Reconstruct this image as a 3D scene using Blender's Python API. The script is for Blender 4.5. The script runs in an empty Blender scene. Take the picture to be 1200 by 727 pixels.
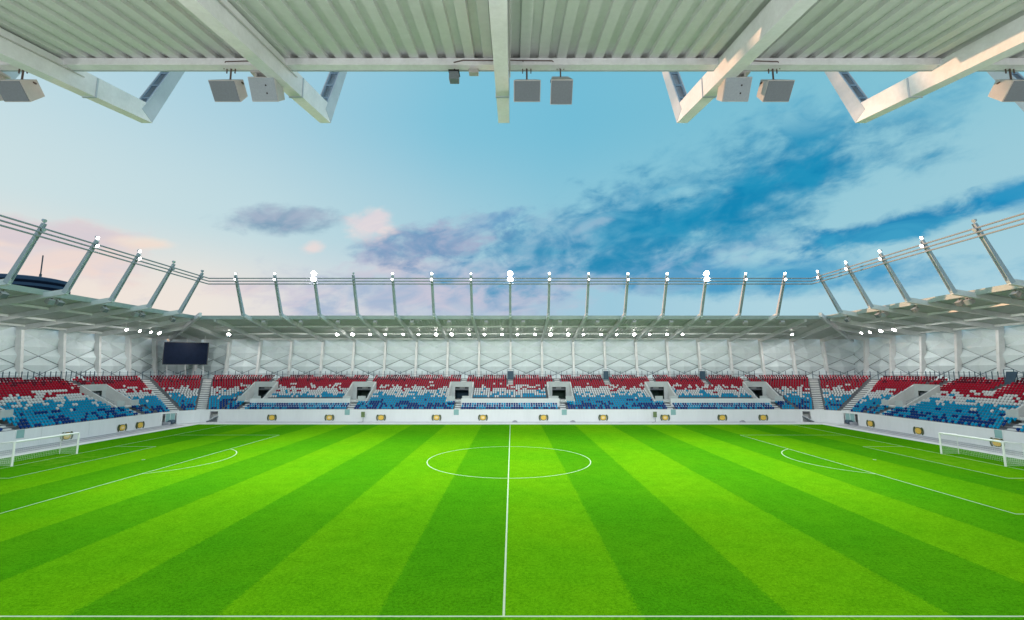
import bpy, math, random
import numpy as np
from mathutils import Vector, Matrix, noise
random.seed(7)
R = math.radians
SC = bpy.context.scene
COL = SC.collection

# ------------------------------------------------------------------ helpers
class MB:
    """collects boxes, bars and tubes; build() links them as ONE mesh object"""
    def __init__(self):
        self.v, self.f, self.mi = [], [], []
    def poly(self, pts, faces, mi=0):
        b = len(self.v)
        self.v += [tuple(p) for p in pts]
        self.f += [tuple(b + i for i in f) for f in faces]
        self.mi += [mi] * len(faces)
    def quad(self, a, b, c, d, mi=0):
        self.poly([a, b, c, d], [(0, 1, 2, 3)], mi)
    def hexa(self, p, mi=0):
        self.poly(p, [(0, 3, 2, 1), (4, 5, 6, 7), (0, 1, 5, 4), (1, 2, 6, 5), (2, 3, 7, 6), (3, 0, 4, 7)], mi)
    def box(self, x0, x1, y0, y1, z0, z1, M=None, mi=0):
        p = [(x0, y0, z0), (x1, y0, z0), (x1, y1, z0), (x0, y1, z0), (x0, y0, z1), (x1, y0, z1), (x1, y1, z1), (x0, y1, z1)]
        if M: p = [M(*q) for q in p]
        self.hexa(p, mi)
    def bar(self, a, b, w, h, up=(0, 0, 1), mi=0):
        a, b = Vector(a), Vector(b)
        d = (b - a).normalized()
        s = d.cross(Vector(up))
        if s.length < 1e-4: s = d.cross(Vector((1, 0, 0)))
        s.normalize(); t = s.cross(d).normalized()
        s *= w / 2; t *= h / 2
        self.hexa([a - s - t, a + s - t, a + s + t, a - s + t, b - s - t, b + s - t, b + s + t, b - s + t], mi)
    def tube(self, pts, r, n=8, mi=0):
        pts = [Vector(p) for p in pts]
        rings = []
        for i, p in enumerate(pts):
            d = (pts[min(i + 1, len(pts) - 1)] - pts[max(i - 1, 0)]).normalized()
            s = d.cross(Vector((0, 0, 1)))
            if s.length < 1e-3: s = Vector((1, 0, 0))
            s.normalize(); t = s.cross(d)
            rings.append([p + (s * math.cos(k * 2 * math.pi / n) + t * math.sin(k * 2 * math.pi / n)) * r for k in range(n)])
        P = [q for rg in rings for q in rg]
        F = []
        for i in range(len(pts) - 1):
            for k in range(n):
                F.append((i * n + k, i * n + (k + 1) % n, (i + 1) * n + (k + 1) % n, (i + 1) * n + k))
        F.append(tuple(range(n))[::-1]); F.append(tuple((len(pts) - 1) * n + k for k in range(n)))
        self.poly(P, F, mi)
    def disc(self, c, nrm, r, depth, n=14, mi=0, r2=None):
        c, nrm = Vector(c), Vector(nrm).normalized()
        s = nrm.cross(Vector((0, 0, 1)))
        if s.length < 1e-3: s = Vector((1, 0, 0))
        s.normalize(); t = s.cross(nrm)
        r2 = r if r2 is None else r2
        A = [c + (s * math.cos(k * 2 * math.pi / n) + t * math.sin(k * 2 * math.pi / n)) * r for k in range(n)]
        B = [c - nrm * depth + (s * math.cos(k * 2 * math.pi / n) + t * math.sin(k * 2 * math.pi / n)) * r2 for k in range(n)]
        self.poly(A + B, [tuple(range(n)), tuple(range(2 * n - 1, n - 1, -1))] + [(k, (k + 1) % n, n + (k + 1) % n, n + k) for k in range(n)], mi)
    def mesh(self, name, mats, smooth=False):
        me = bpy.data.meshes.new(name)
        me.from_pydata(self.v, [], self.f)
        for m in (mats if isinstance(mats, (list, tuple)) else [mats]): me.materials.append(m)
        if any(self.mi): me.polygons.foreach_set('material_index', self.mi)
        if smooth: me.polygons.foreach_set('use_smooth', [True] * len(self.f))
        import bmesh
        bm = bmesh.new(); bm.from_mesh(me)
        bmesh.ops.recalc_face_normals(bm, faces=bm.faces); bm.to_mesh(me); bm.free()
        me.update()
        return me
    def build(self, name, mats, parent=None, bevel=0, smooth=False):
        o = bpy.data.objects.new(name, self.mesh(name, mats, smooth)); COL.objects.link(o)
        if parent:
            o.parent = parent
            o.matrix_parent_inverse = PMI.get(parent.name, Matrix.Identity(4))
        if bevel:
            b = o.modifiers.new('bevel', 'BEVEL'); b.width = bevel; b.segments = 2; b.limit_method = 'ANGLE'
        return o
PMI = {}

def empty(name, label, cat, loc=(0, 0, 0), group=None):
    """an Empty at a thing's base; parts are given in world coordinates"""
    o = bpy.data.objects.new(name, None); COL.objects.link(o)
    o.location = loc; o.empty_display_size = .3
    PMI[o.name] = Matrix.Translation(loc).inverted()
    return tag(o, label, cat, group)
def tag(o, label=None, cat=None, group=None, kind=None):
    for k, v in (('label', label), ('category', cat), ('group', group), ('kind', kind)):
        if v: o[k] = v
    return o
def copy_thing(root, loc, label, group=None, rotz=None):
    """a copy of a thing built in local space, with copies of its parts and their sub-parts"""
    r = root.copy(); COL.objects.link(r); r.location = loc
    if rotz is not None: r.rotation_euler = (0, 0, rotz)
    r['label'] = label
    if group: r['group'] = group
    for ch in list(root.children):
        c = ch.copy(); COL.objects.link(c); c.parent = r
        for g in list(ch.children):
            d = g.copy(); COL.objects.link(d); d.parent = c
    return r
ORD = ['first', 'second', 'third', 'fourth', 'fifth', 'sixth', 'seventh', 'eighth', 'ninth', 'tenth', 'eleventh', 'twelfth',
       'thirteenth', 'fourteenth', 'fifteenth', 'sixteenth', 'seventeenth', 'eighteenth', 'nineteenth', 'twentieth'] + \
      ['twenty-' + w for w in ('first', 'second', 'third', 'fourth', 'fifth', 'sixth', 'seventh', 'eighth', 'ninth')] + ['thirtieth']

# ------------------------------------------------------------------ materials
def lin(r, g, b):
    f = lambda c: (c / 255) / 12.92 if c / 255 <= .04045 else ((c / 255 + .055) / 1.055) ** 2.4
    return (f(r), f(g), f(b), 1)
class NT:
    def __init__(self, tree): self.t = tree; self.n = tree.nodes; self.l = tree.links
    def new(self, ty, **k):
        n = self.n.new(ty)
        for a, v in k.items(): setattr(n, a, v)
        return n
    def put(self, sock, v):
        if isinstance(v, bpy.types.NodeSocket): self.l.new(v, sock)
        else: sock.default_value = v
    def math(self, op, a, b=0.0, c=None, clamp=False):
        n = self.new('ShaderNodeMath', operation=op, use_clamp=clamp)
        self.put(n.inputs[0], a); self.put(n.inputs[1], b)
        if c is not None: self.put(n.inputs[2], c)
        return n.outputs[0]
    def mix(self, f, a, b, bt='MIX'):
        n = self.new('ShaderNodeMix', data_type='RGBA', blend_type=bt)
        self.put(n.inputs[0], f); self.put(n.inputs[6], a); self.put(n.inputs[7], b)
        return n.outputs[2]
    def noise(self, vec, scale, detail=3, rough=.5, dist=0):
        n = self.new('ShaderNodeTexNoise')
        if vec is not None: self.l.new(vec, n.inputs['Vector'])
        n.inputs['Scale'].default_value = scale; n.inputs['Detail'].default_value = detail
        n.inputs['Roughness'].default_value = rough; n.inputs['Distortion'].default_value = dist
        return n.outputs['Fac']
    def ramp(self, f, stops, interp='LINEAR'):
        n = self.new('ShaderNodeValToRGB'); self.put(n.inputs[0], f)
        cr = n.color_ramp; cr.interpolation = interp
        while len(cr.elements) < len(stops): cr.elements.new(1)
        for e, (p, c) in zip(cr.elements, stops): e.position = p; e.color = c
        return n.outputs[0]
    def smooth(self, x, lo, hi):
        n = self.new('ShaderNodeMapRange', interpolation_type='SMOOTHSTEP')
        self.put(n.inputs[0], x); n.inputs[1].default_value = lo; n.inputs[2].default_value = hi
        return n.outputs[0]
def mat(name, col, rough=.6, metal=0, var=.12, scale=1.5, spec=.4, bump=0, streak=False):
    m = bpy.data.materials.new(name); m.use_nodes = True
    N = NT(m.node_tree); bs = N.n['Principled BSDF']
    tc = N.new('ShaderNodeNewGeometry').outputs['Position']
    if streak:
        mp = N.new('ShaderNodeMapping'); N.l.new(tc, mp.inputs[0]); mp.inputs['Scale'].default_value = (1, 1, .15); tc = mp.outputs[0]
    f = N.noise(tc, scale, 5, .6)
    f2 = N.noise(tc, scale * 9, 3, .6)
    k = N.math('ADD', N.math('MULTIPLY', f, .65), N.math('MULTIPLY', f2, .35))
    lo = tuple(c * (1 - var * 1.6) for c in col[:3]) + (1,); hi = tuple(min(1, c * (1 + var * .8)) for c in col[:3]) + (1,)
    c = N.ramp(k, [(.3, lo), (.7, hi)])
    N.l.new(c, bs.inputs['Base Color'])
    bs.inputs['Roughness'].default_value = rough; bs.inputs['Metallic'].default_value = metal
    bs.inputs['Specular IOR Level'].default_value = spec
    if bump:
        b = N.new('ShaderNodeBump'); b.inputs['Strength'].default_value = bump; b.inputs['Distance'].default_value = .02
        N.l.new(f2, b.inputs['Height']); N.l.new(b.outputs[0], bs.inputs['Normal'])
    return m
def emis(name, col, s):
    m = bpy.data.materials.new(name); m.use_nodes = True
    N = NT(m.node_tree); bs = N.n['Principled BSDF']
    bs.inputs['Base Color'].default_value = (.8, .8, .8, 1)
    bs.inputs['Emission Color'].default_value = col; bs.inputs['Emission Strength'].default_value = s
    return m
M = dict(
    maststeel=mat('shaded_mast_steel', (.43, .49, .55), .45, var=.08, scale=.8),  # white masts; the blue-grey puts their sky-lit shade side into the colour
    ladder=mat('blue_ladder_paint', (.20, .29, .38), .5),
    tubesteel=mat('shaded_tube_steel', (.30, .33, .36), .5, var=.08),  # pale tubes; the darker grey carries the shade on the left run
    steel=mat('white_painted_steel', (.72, .74, .76), .45, var=.10, scale=.9),
    deck=mat('galvanised_deck', (.57, .60, .585), .5, var=.08, scale=.5),
    fascia=mat('grey_green_fascia', (.36, .43, .42), .5, var=.08),
    deck_top=mat('roof_sheet', (.45, .47, .48), .6),
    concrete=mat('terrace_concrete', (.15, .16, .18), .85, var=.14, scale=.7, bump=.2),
    wallw=mat('white_wall', (.74, .75, .76), .7, var=.05, scale=.35, streak=True),
    stair=mat('pale_stair_concrete', (.62, .64, .64), .8, var=.08),
    portal=mat('portal_concrete', (.50, .53, .54), .8, var=.1, scale=.6),
    cladding=mat('pale_cladding', (.66, .75, .79), .55, var=.06, scale=.5),
    rod=mat('brace_rod_steel', (.08, .11, .13), .5),
    bluesteel=mat('blue_grey_railing', (.07, .14, .19), .5),
    darkblue=mat('dark_blue_panel', (.035, .075, .12), .5),
    screen=mat('screen_black', (.007, .013, .032), .5, var=.2, spec=.05),
    screenframe=mat('screen_frame', (.03, .035, .045), .5),
    apron=mat('pale_paving', (.62, .63, .64), .8, var=.08, scale=.5, bump=.15),
    band=mat('grey_paving', (.33, .34, .38), .8, var=.14, scale=.8),
    ground=mat('ground', (.22, .22, .21), .9, var=.2, scale=.1),
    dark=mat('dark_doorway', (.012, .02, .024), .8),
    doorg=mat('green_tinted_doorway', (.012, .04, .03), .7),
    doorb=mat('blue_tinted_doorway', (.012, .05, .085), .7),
    box=mat('grey_cabinet', (.42, .42, .41), .55, var=.08),
    paleface=mat('pale_cabinet_face', (.27, .32, .35), .6, var=.1, scale=20),
    boxface=mat('cabinet_grille', (.15, .18, .20), .6, var=.1, scale=20),
    cable=mat('dark_cable', (.10, .07, .06), .6),
    black=mat('black_fitting', (.015, .015, .017), .6),
    glass=mat('teal_glass_gate', (.27, .45, .45), .2, var=.05),
    yellow=mat('emblem_gold', (.80, .52, .09), .5, var=.12, scale=3),
    cream=mat('emblem_cream', (.85, .66, .36), .5, var=.1, scale=3),
    olive=mat('emblem_olive', (.10, .13, .045), .6, var=.2, scale=4),
    green=mat('olive_sheet', (.14, .20, .08), .6),
    goalw=mat('white_goal_paint', (.82, .82, .82), .35, var=.02),
    net=mat('white_net_cord', (.75, .76, .78), .7),
    paint=mat('line_paint', (.46, .58, .36), .8, var=.1, scale=6),
    farblue=mat('dark_blue_cladding', (.03, .075, .15), .5),
    lamp=emis('lit_lamp', (1, .97, .92, 1), 22), lamp_u=emis('lit_roof_lamp', (1, .97, .90, 1), 70), lamp_bright=emis('brightly_lit_lamp', (1, .98, .95, 1), 60),
)
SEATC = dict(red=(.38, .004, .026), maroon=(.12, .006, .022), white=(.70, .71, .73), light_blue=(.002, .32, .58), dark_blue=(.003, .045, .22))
for k, c in SEATC.items(): M['seat_' + k] = mat(k + '_seat_plastic', c, .55, var=.12, scale=1.2, spec=.12)
SEATORDER = list(SEATC)

# ------------------------------------------------------------------ layout constants
FW, SW = 39.7, 64.2                 # front wall planes: far/near (|y|) and left/right (|x|)
V0, DV, Z0, DZ, ROWS = .6, .8, 1.9, .344, 19
TIPV, TIPZ, SL = -3.4, 20.42, .175  # rafter tip and roof slope (rising towards the pitch)
BACKV = 18.6
MAPS = dict(far=lambda u, v, z: (u, FW + v, z), near=lambda u, v, z: (u, -(FW + v), z),
            left=lambda u, v, z: (-(SW + v), u, z), right=lambda u, v, z: (SW + v, u, z))
zbeam = lambda v: TIPZ - SL * (v - TIPV)          # underside of a rafter
zdeck = lambda v: zbeam(v) + .84                  # underside of the roof deck
zrow = lambda v: Z0 + DZ * (v - V0) / DV
FARU = [7.5 * k for k in range(-7, 8)]
SIDEU = [1.2 + 7.45 * k for k in range(-4, 5)]
PORT = dict(far=[-54, -32.3, -10.7, 10.7, 32.3, 54], near=[], left=[29.8, 8.1, -13.6], right=[29.8, 8.1, -13.6])
BANDS = dict(far=[(-54, -32.3), (-10.7, 10.7), (32.3, 54)], near=[], left=[], right=[])
UPPER = dict(far=[0, 22, 44.2], near=[], left=[], right=[19.5])
URANGE = dict(far=(-57.4, 57.4), near=(-57.4, 57.4), left=(-32.9, 32.9), right=(-32.9, 32.9))
CX, CY, R0 = 57.4, 32.9, 6.8
PCUT, PV0, PV1, PZ = 2.35, 4.2, 10.2, 3.75

# ------------------------------------------------------------------ ground, pitch, markings
def structure(name, mb, m): return tag(mb.build(name, m), kind='structure')
g = MB(); g.quad((-4000, -4000, -.30), (4000, -4000, -.30), (4000, 4000, -.30), (-4000, 4000, -.30)); structure('ground', g, M['ground'])
g = MB(); g.box(-82, 82, -58, 58, -.28, -.06); structure('pavement', g, M['apron'])
g = MB()
for sx in (-1, 1):
    for a, b, z in ((60.6, 61.2, -.052), (61.7, 62.9, -.052), (63.3, 64.0, -.052)):
        x0, x1 = sorted((sx * a, sx * b)); g.box(x0, x1, -38, 34, -.058, z + .008)
g.box(-56, 56, 38.7, 39.4, -.058, -.044)
structure('paving_band', g, M['band'])
# kerb around the grass
g = MB()
gx, gy = 58.3, 34.65
for x0, x1, y0, y1 in ((-gx - .9, gx + .9, gy, gy + .35), (-gx - .9, gx + .9, -gy - .35, -gy), (-gx - .9, -gx, -gy, gy), (gx, gx + .9, -gy, gy)):
    g.box(x0, x1, y0, y1, -.058, .02)
structure('kerb', g, M['wallw'])

def grass_material():
    m = bpy.data.materials.new('striped_turf'); m.use_nodes = True
    N = NT(m.node_tree); bs = N.n['Principled BSDF']
    pos = N.new('ShaderNodeNewGeometry').outputs['Position']
    sp = N.new('ShaderNodeSeparateXYZ'); N.l.new(pos, sp.inputs[0])
    wob = N.noise(pos, 1.1, 4, .65)
    x = N.math('ADD', sp.outputs[0], N.math('ADD', N.math('MULTIPLY', N.math('SUBTRACT', wob, .5), .2), N.math('MULTIPLY', N.math('SUBTRACT', N.noise(pos, 9, 3, .7), .5), 1.1)))
    edges = [-60, -52.5, -47, -41.5, -36.2, -30.3, -24.6, -18.5, -12, -5.5, 0, 5.5, 11.7, 18.4, 24.6, 30.3, 36.2, 41.5, 47, 52.5]
    # light or dark by mowing direction, except painted stand shade behind the goals; dark just left of the halfway line
    dark = lambda i: (1 if (i - 9) % 2 == 0 else 0)
    st = []
    for i, e in enumerate(edges):
        d = dark(i)
        if i in (0, 19): d = .8  # bands behind the goals darkened as shade from the stands
        st.append(((e + 61) / 122, (d, d, d, 1)))
    fac = N.ramp(N.math('MULTIPLY', N.math('ADD', x, 61), 1 / 122), st, 'CONSTANT')
    big = N.noise(pos, .09, 4, .6); mid = N.noise(pos, .9, 5, .65)
    fine = N.noise(pos, 6, 5, .8); tiny = N.noise(pos, 22, 3, .8)
    light_c = N.mix(N.smooth(big, .35, .65), (.082, .292, .004, 1), (.102, .308, .004, 1))
    dark_c = N.mix(N.smooth(big, .35, .65), (.048, .232, .004, 1), (.060, .246, .004, 1))
    c = N.mix(fac, light_c, dark_c)
    # blades: fine light and dark mottle, brown flecks where the turf is worn
    k = N.math('ADD', N.math('ADD', N.math('MULTIPLY', mid, .14), N.math('MULTIPLY', fine, .50)), N.math('MULTIPLY', tiny, .56))
    k = N.smooth(k, .42, .78)
    c = N.mix(1.0, c, N.ramp(k, [(0, (.40, .50, .42, 1)), (.5, (1, 1, 1, 1)), (1, (1.72, 1.44, 1.6, 1))]), 'MULTIPLY')
    d1 = N.new('ShaderNodeVectorMath', operation='DISTANCE'); N.l.new(pos, d1.inputs[0]); d1.inputs[1].default_value = (-50.5, 0, 0)
    d2 = N.new('ShaderNodeVectorMath', operation='DISTANCE'); N.l.new(pos, d2.inputs[0]); d2.inputs[1].default_value = (50.5, 0, 0)
    dm = N.math('MINIMUM', d1.outputs['Value'], d2.outputs['Value'])
    mouth = N.math('MULTIPLY', N.math('SUBTRACT', 1.0, N.smooth(dm, 1.0, 6.5)), N.smooth(N.noise(pos, .9, 5, .7), .42, .62))
    worn = N.math('ADD', N.math('MULTIPLY', N.smooth(N.noise(pos, .5, 6, .75), .62, .78), .3), N.math('MULTIPLY', mouth, .45), clamp=True)
    c = N.mix(worn, c, (.16, .30, .02, 1))
    N.l.new(c, bs.inputs['Base Color'])
    bs.inputs['Roughness'].default_value = 1; bs.inputs['Specular IOR Level'].default_value = 0
    b = N.new('ShaderNodeBump'); b.inputs['Strength'].default_value = .35; b.inputs['Distance'].default_value = .03
    N.l.new(N.math('ADD', fine, tiny), b.inputs['Height']); N.l.new(b.outputs[0], bs.inputs['Normal'])
    return m
g = MB(); g.quad((-gx, -gy, 0), (gx, -gy, 0), (gx, gy, 0), (-gx, gy, 0)); structure('football_pitch', g, grass_material())

ml = MB(); LW, LZ = .10, .006
def line(x0, y0, x1, y1):
    h = LW / 2
    if x0 == x1: ml.quad((x0 - h, y0, LZ), (x0 + h, y0, LZ), (x0 + h, y1, LZ), (x0 - h, y1, LZ))
    else: ml.quad((x0, y0 - h, LZ), (x1, y0 - h, LZ), (x1, y0 + h, LZ), (x0, y0 + h, LZ))
def arc(cx, cy, r, a0, a1, n=72):
    for i in range(n):
        a, b = a0 + (a1 - a0) * i / n, a0 + (a1 - a0) * (i + 1) / n
        p = lambda t, q: (cx + q * math.cos(t), cy + q * math.sin(t), LZ)
        ml.quad(p(a, r - LW / 2), p(a, r + LW / 2), p(b, r + LW / 2), p(b, r - LW / 2))
h = LW / 2
line(-52.5 - h, -34, 52.5 + h, -34); line(-52.5 - h, 34, 52.5 + h, 34)
line(0, -34 + h, 0, 34 - h)
arc(0, 0, 9.15, math.asin(.0066), math.pi - .0066); arc(0, 0, 9.15, math.pi + .0066, 2 * math.pi - .0066)
for s in (-1, 1):
    X = 52.5 * s
    line(X, -34 + h, X, 34 - h)
    for d, hw in ((16.5, 20.16), (5.5, 9.16)):
        line(X - s * d, -hw - h, X - s * d, hw + h)
        x0, x1 = sorted((X - s * h, X - s * (d - h)))
        line(x0, -hw, x1, -hw); line(x0, hw, x1, hw)
    a = math.acos(5.56 / 9.15)
    cxp = X - s * 11
    if s < 0: arc(cxp, 0, 9.15, -a, a, 40)
    else: arc(cxp, 0, 9.15, math.pi - a, math.pi + a, 40)
    arc(cxp, 0, .13, 0, 6.2832, 12)
    for cy in (-34, 34):
        t0 = {(-1, -34): 0, (-1, 34): -math.pi / 2, (1, -34): math.pi / 2, (1, 34): math.pi}[(s, cy)]
        arc(X, cy, 1.0, t0 + .07, t0 + math.pi / 2 - .07, 12)
structure('pitch_markings', ml, M['paint'])

# ------------------------------------------------------------------ goals
def goal(s):
    X = 52.5 * s
    t = empty('football_goal', 'white football goal with net on the %s goal line' % ('left' if s < 0 else 'right'), 'goal', (X, 0, 0), 'football goals')
    for y in (-3.72, 3.72):
        m = MB(); m.tube([(X, y, 0), (X, y, 2.5)], .10, 12); m.build('goal_post', M['goalw'], t, smooth=False)
    m = MB(); m.tube([(X, -3.62, 2.5), (X, 3.62, 2.5)], .10, 12); m.build('crossbar', M['goalw'], t)
    xb = X + s * 2.1
    for y in (-3.72, 3.72):
        m = MB(); m.tube([(X + s * .09, y, 2.5), (xb, y, 2.35)], .035, 8); m.tube([(xb, y, 2.31), (xb, y, 0)], .035, 8); m.build('net_support', M['goalw'], t)
    n = MB(); st, w = .2, .009
    def cord(a, b): n.bar(a, b, w, w)
    y = -3.6
    while y <= 3.61:
        cord((X + s * .05, y, 2.47), (xb, y, 2.32)); cord((xb, y, 2.32), (xb + s * .1, y, .02)); y += st
    z = .1
    while z < 2.35:
        cord((xb, -3.7, z), (xb, 3.7, z))
        for yy in (-3.7, 3.7): cord((X + s * .1, yy, z), (xb, yy, z))
        z += st
    d = .2
    while d < 2.1:
        cord((X + s * d, -3.7, 2.5 - .07 * d), (X + s * d, 3.7, 2.5 - .07 * d))
        for yy in (-3.7, 3.7): cord((X + s * d, yy, .02), (X + s * d, yy, 2.45))
        d += .1
    n.build('net', M['net'], t)
goal(-1); goal(1)

# ------------------------------------------------------------------ seats
def seat_mb():
    s = MB()
    def slab(prof, y0, y1, lean=0.0):
        n = len(prof)
        A = [(x, y0 + lean * (z - .4), z) for x, z in prof]; B = [(x * .93, y1 + lean * (z - .4), z) for x, z in prof]
        s.poly(A + B, [tuple(range(n))] + [tuple(range(2 * n - 1, n - 1, -1))] + [(k, (k + 1) % n, n + (k + 1) % n, n + k) for k in range(n)])
    slab([(-.09, .49), (.09, .49), (.165, .60), (.195, .74), (.15, .82), (-.15, .82), (-.195, .74), (-.165, .60)], .30, .35, .18)   # backrest
    slab([(-.08, .47), (.08, .47), (.145, .55), (.16, .66), (.12, .71), (-.12, .71), (-.16, .66), (-.145, .55)], .17, .23, .12)     # tipped-up seat
    s.box(-.05, .05, .24, .33, .36, .48)
    return s
SEAT = seat_mb()
SM = {k: SEAT.mesh('seat_' + k, M['seat_' + k]) for k in SEATORDER}
rng = random.Random(11)
def seat_colour(u, r, salt):
    """club pattern: blue rows below, white between, red above, with ragged clumps where they meet"""
    n1 = noise.noise((u * .42, r * .55, salt)); n2 = noise.noise((u * 1.25 + 40, r * .95, salt + 9)); n3 = rng.random()
    q = r + n1 * 3.4 + n2 * 3.0 + (rng.random() - .5) * 1.6
    if r <= 2: return 'dark_blue' if n2 + n1 * .7 + (n3 - .5) * .25 > -.02 else 'light_blue'
    if r <= 4 and q < 7: return 'dark_blue' if n2 + n1 > .30 else 'light_blue'
    if q < 6.8: return 'light_blue'
    if q < 10.9: return 'white'
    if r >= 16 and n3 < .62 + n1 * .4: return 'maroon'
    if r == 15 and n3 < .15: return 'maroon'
    return 'red'
SEATS = []   # (pos, rotation about z, colour, stand, row)
YAW = dict(far=0, left=R(90), right=R(-90))
def clear(stand, u, r):
    v = V0 + DV * r
    for p in PORT[stand]:
        d = abs(u - p)
        if d < (.85 if (v + .8 < PV0 or v > PV1 - .1) else PCUT + .55): return False
    for a, b in BANDS[stand]:
        if a < u < b and r in (3, 4, 5): return False
    for p in UPPER[stand]:
        if abs(u - p) < .75 and r >= 13: return False
    if r == 18:
        for p in (FARU if stand == 'far' else SIDEU):
            if abs(u - p) < 1.1: return False
    return True
for st in ('far', 'left', 'right'):
    lo, hi = URANGE[st]
    if st != 'far': lo = -16
    n = int((hi - lo) / .5)
    for r in range(ROWS):
        for i in range(n):
            u = lo + .25 + i * .5
            if not clear(st, u, r): continue
            SEATS.append((MAPS[st](u, V0 + DV * r + .28, Z0 + DZ * r), YAW[st], seat_colour(u, r, dict(far=0, left=20, right=33)[st]), st, r))
def cpt(s, th, rad): return Vector((s * (CX + rad * math.cos(th)), CY + rad * math.sin(th), 0))
SECT = [(0, 30), (30, 60), (60, 90)]
for s in (-1, 1):
    for r in range(ROWS):
        rad = R0 + V0 + DV * r + .28
        for si, (a, b) in enumerate(SECT):
            A, B = cpt(s, R(a), rad), cpt(s, R(b), rad)
            d = B - A; L = d.length; d.normalize()
            m0 = .1 if a == 0 else .9; m1 = .1 if b == 90 else .9
            n = int((L - m0 - m1) / .5)
            if n < 1: continue
            off = m0 + (L - m0 - m1 - n * .5) / 2
            nrm = Vector((0, 0, 1)).cross(d) if s > 0 else d.cross(Vector((0, 0, 1)))
            out = -nrm if nrm.dot(A - Vector((s * CX, CY, 0))) < 0 else nrm
            yaw = math.atan2(-out.x, out.y)
            for i in range(n):
                p = A + d * (off + .25 + .5 * i)
                SEATS.append(((p.x, p.y, Z0 + DZ * r), yaw, seat_colour(i * .5 + si * 17, r, 50 + s), 'corner', r))

# ------------------------------------------------------------------ camera (needed here to find the 300 seats that show largest)
CAMP, TILT, FPX = Vector((.345, -54.81, 10.131)), .12703, 548.03
cd = bpy.data.cameras.new('camera'); cam = bpy.data.objects.new('camera', cd); COL.objects.link(cam)
cam.location = CAMP; cam.rotation_euler = (math.pi / 2 + TILT, 0, 0)
cd.sensor_width = 36; cd.lens = FPX / 1200 * 36; cd.clip_end = 9000; cd.clip_start = .1
SC.camera = cam
def place(p):
    d = Vector(p) - CAMP
    a = d.y * math.cos(TILT) + d.z * math.sin(TILT)
    return 600 + FPX * d.x / a, a
vis = []
for i, (p, yw, c, st, r) in enumerate(SEATS):
    x, a = place(p)
    if 1 < x < 1199 and st in ('left', 'right'): vis.append((a, i))
vis.sort()
NEAR = set(i for a, i in vis[:300])
CW = dict(red='red', maroon='dark maroon', white='white', light_blue='light blue', dark_blue='dark navy blue')
for i in sorted(NEAR):
    p, yw, c, st, r = SEATS[i]
    o = bpy.data.objects.new('grandstand_chair', SM[c]); COL.objects.link(o)
    o.location = p; o.rotation_euler = (0, 0, yw)
    tag(o, '%s tip-up seat, goal end of the %s stand, %s row up' % (CW[c], st, ORD[r]), 'seat',
        '%s seats in the %s row of the %s stand' % (CW[c], ORD[r], st))
bv = np.array(SEAT.v); bf = SEAT.f
V, F, MI = [], [], []; off = 0
rest = [s for i, s in enumerate(SEATS) if i not in NEAR]
for p, yw, c, st, r in rest:
    cs, sn = math.cos(yw), math.sin(yw)
    q = np.empty_like(bv); q[:, 0] = bv[:, 0] * cs - bv[:, 1] * sn + p[0]; q[:, 1] = bv[:, 0] * sn + bv[:, 1] * cs + p[1]; q[:, 2] = bv[:, 2] + p[2]
    V.append(q); F += [tuple(off + k for k in f) for f in bf]; MI += [SEATORDER.index(c)] * len(bf); off += len(bv)
me = bpy.data.meshes.new('stadium_seats'); me.from_pydata(np.concatenate(V).tolist(), [], F)
for k in SEATORDER: me.materials.append(M['seat_' + k])
me.polygons.foreach_set('material_index', MI); me.update()
o = bpy.data.objects.new('stadium_seats', me); COL.objects.link(o)
tag(o, 'thousands of red, white and blue seats filling the far stand and corners', 'seats', kind='stuff')

# ------------------------------------------------------------------ stands
def intervals(lo, hi, cuts):
    out, a = [], lo
    for c0, c1 in sorted(cuts):
        if c0 > a: out.append((a, min(c0, hi)))
        a = max(a, c1)
    if a < hi: out.append((a, hi))
    return out
def deck_mesh(mb, Mp, u0, u1, vfun0, vfun1, per=.62, dep=.13):
    """trapezoidal roof sheet; ribs run down the slope"""
    n = max(1, round((u1 - u0) / per)); p = (u1 - u0) / n
    prof = []
    for i in range(n):
        a = u0 + i * p
        prof += [(a, 0), (a + p * .5, 0), (a + p * .55, dep), (a + p * .95, dep)]
    prof.append((u1, 0))
    for (a, za), (b, zb) in zip(prof, prof[1:]):
        va0, va1, vb0, vb1 = vfun0(a), vfun1(a), vfun0(b), vfun1(b)
        if va1 - va0 < .02 and vb1 - vb0 < .02: continue
        mb.quad(Mp(a, va0, zdeck(va0) + za), Mp(b, vb0, zdeck(vb0) + zb), Mp(b, vb1, zdeck(vb1) + zb), Mp(a, va1, zdeck(va1) + za))
def rafter(mb, Mp, u, v0, v1, w=.45):
    zb0, zb1 = zbeam(v0), zbeam(v1)
    tipdep = .74
    def P(uu, v, z): return Mp(uu, v, z)
    t0 = zb0 + (tipdep if v0 < -1 else .83)
    a = [P(u - w / 2, v0, zb0), P(u + w / 2, v0, zb0), P(u + w / 2, v1, zb1), P(u - w / 2, v1, zb1),
         P(u - w / 2, v0, t0), P(u + w / 2, v0, t0), P(u + w / 2, v1, zb1 + .83), P(u - w / 2, v1, zb1 + .83)]
    mb.hexa(a)
def column(Mp, u, parent, w=.5, dep=1.0):
    m = MB(); vb, vt = 16.0, 17.6; zt = zbeam(vt) + .1
    m.hexa([Mp(u - w / 2, vb, 0), Mp(u + w / 2, vb, 0), Mp(u + w / 2, vb + dep, 0), Mp(u - w / 2, vb + dep, 0),
            Mp(u - w / 2, vt, zt), Mp(u + w / 2, vt, zt), Mp(u + w / 2, vt + dep, zt), Mp(u - w / 2, vt + dep, zt)])
    m.build('column', M['steel'], parent)
vclad = lambda z: 16.9 + 1.75 * (z - 8) / 9.5
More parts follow.
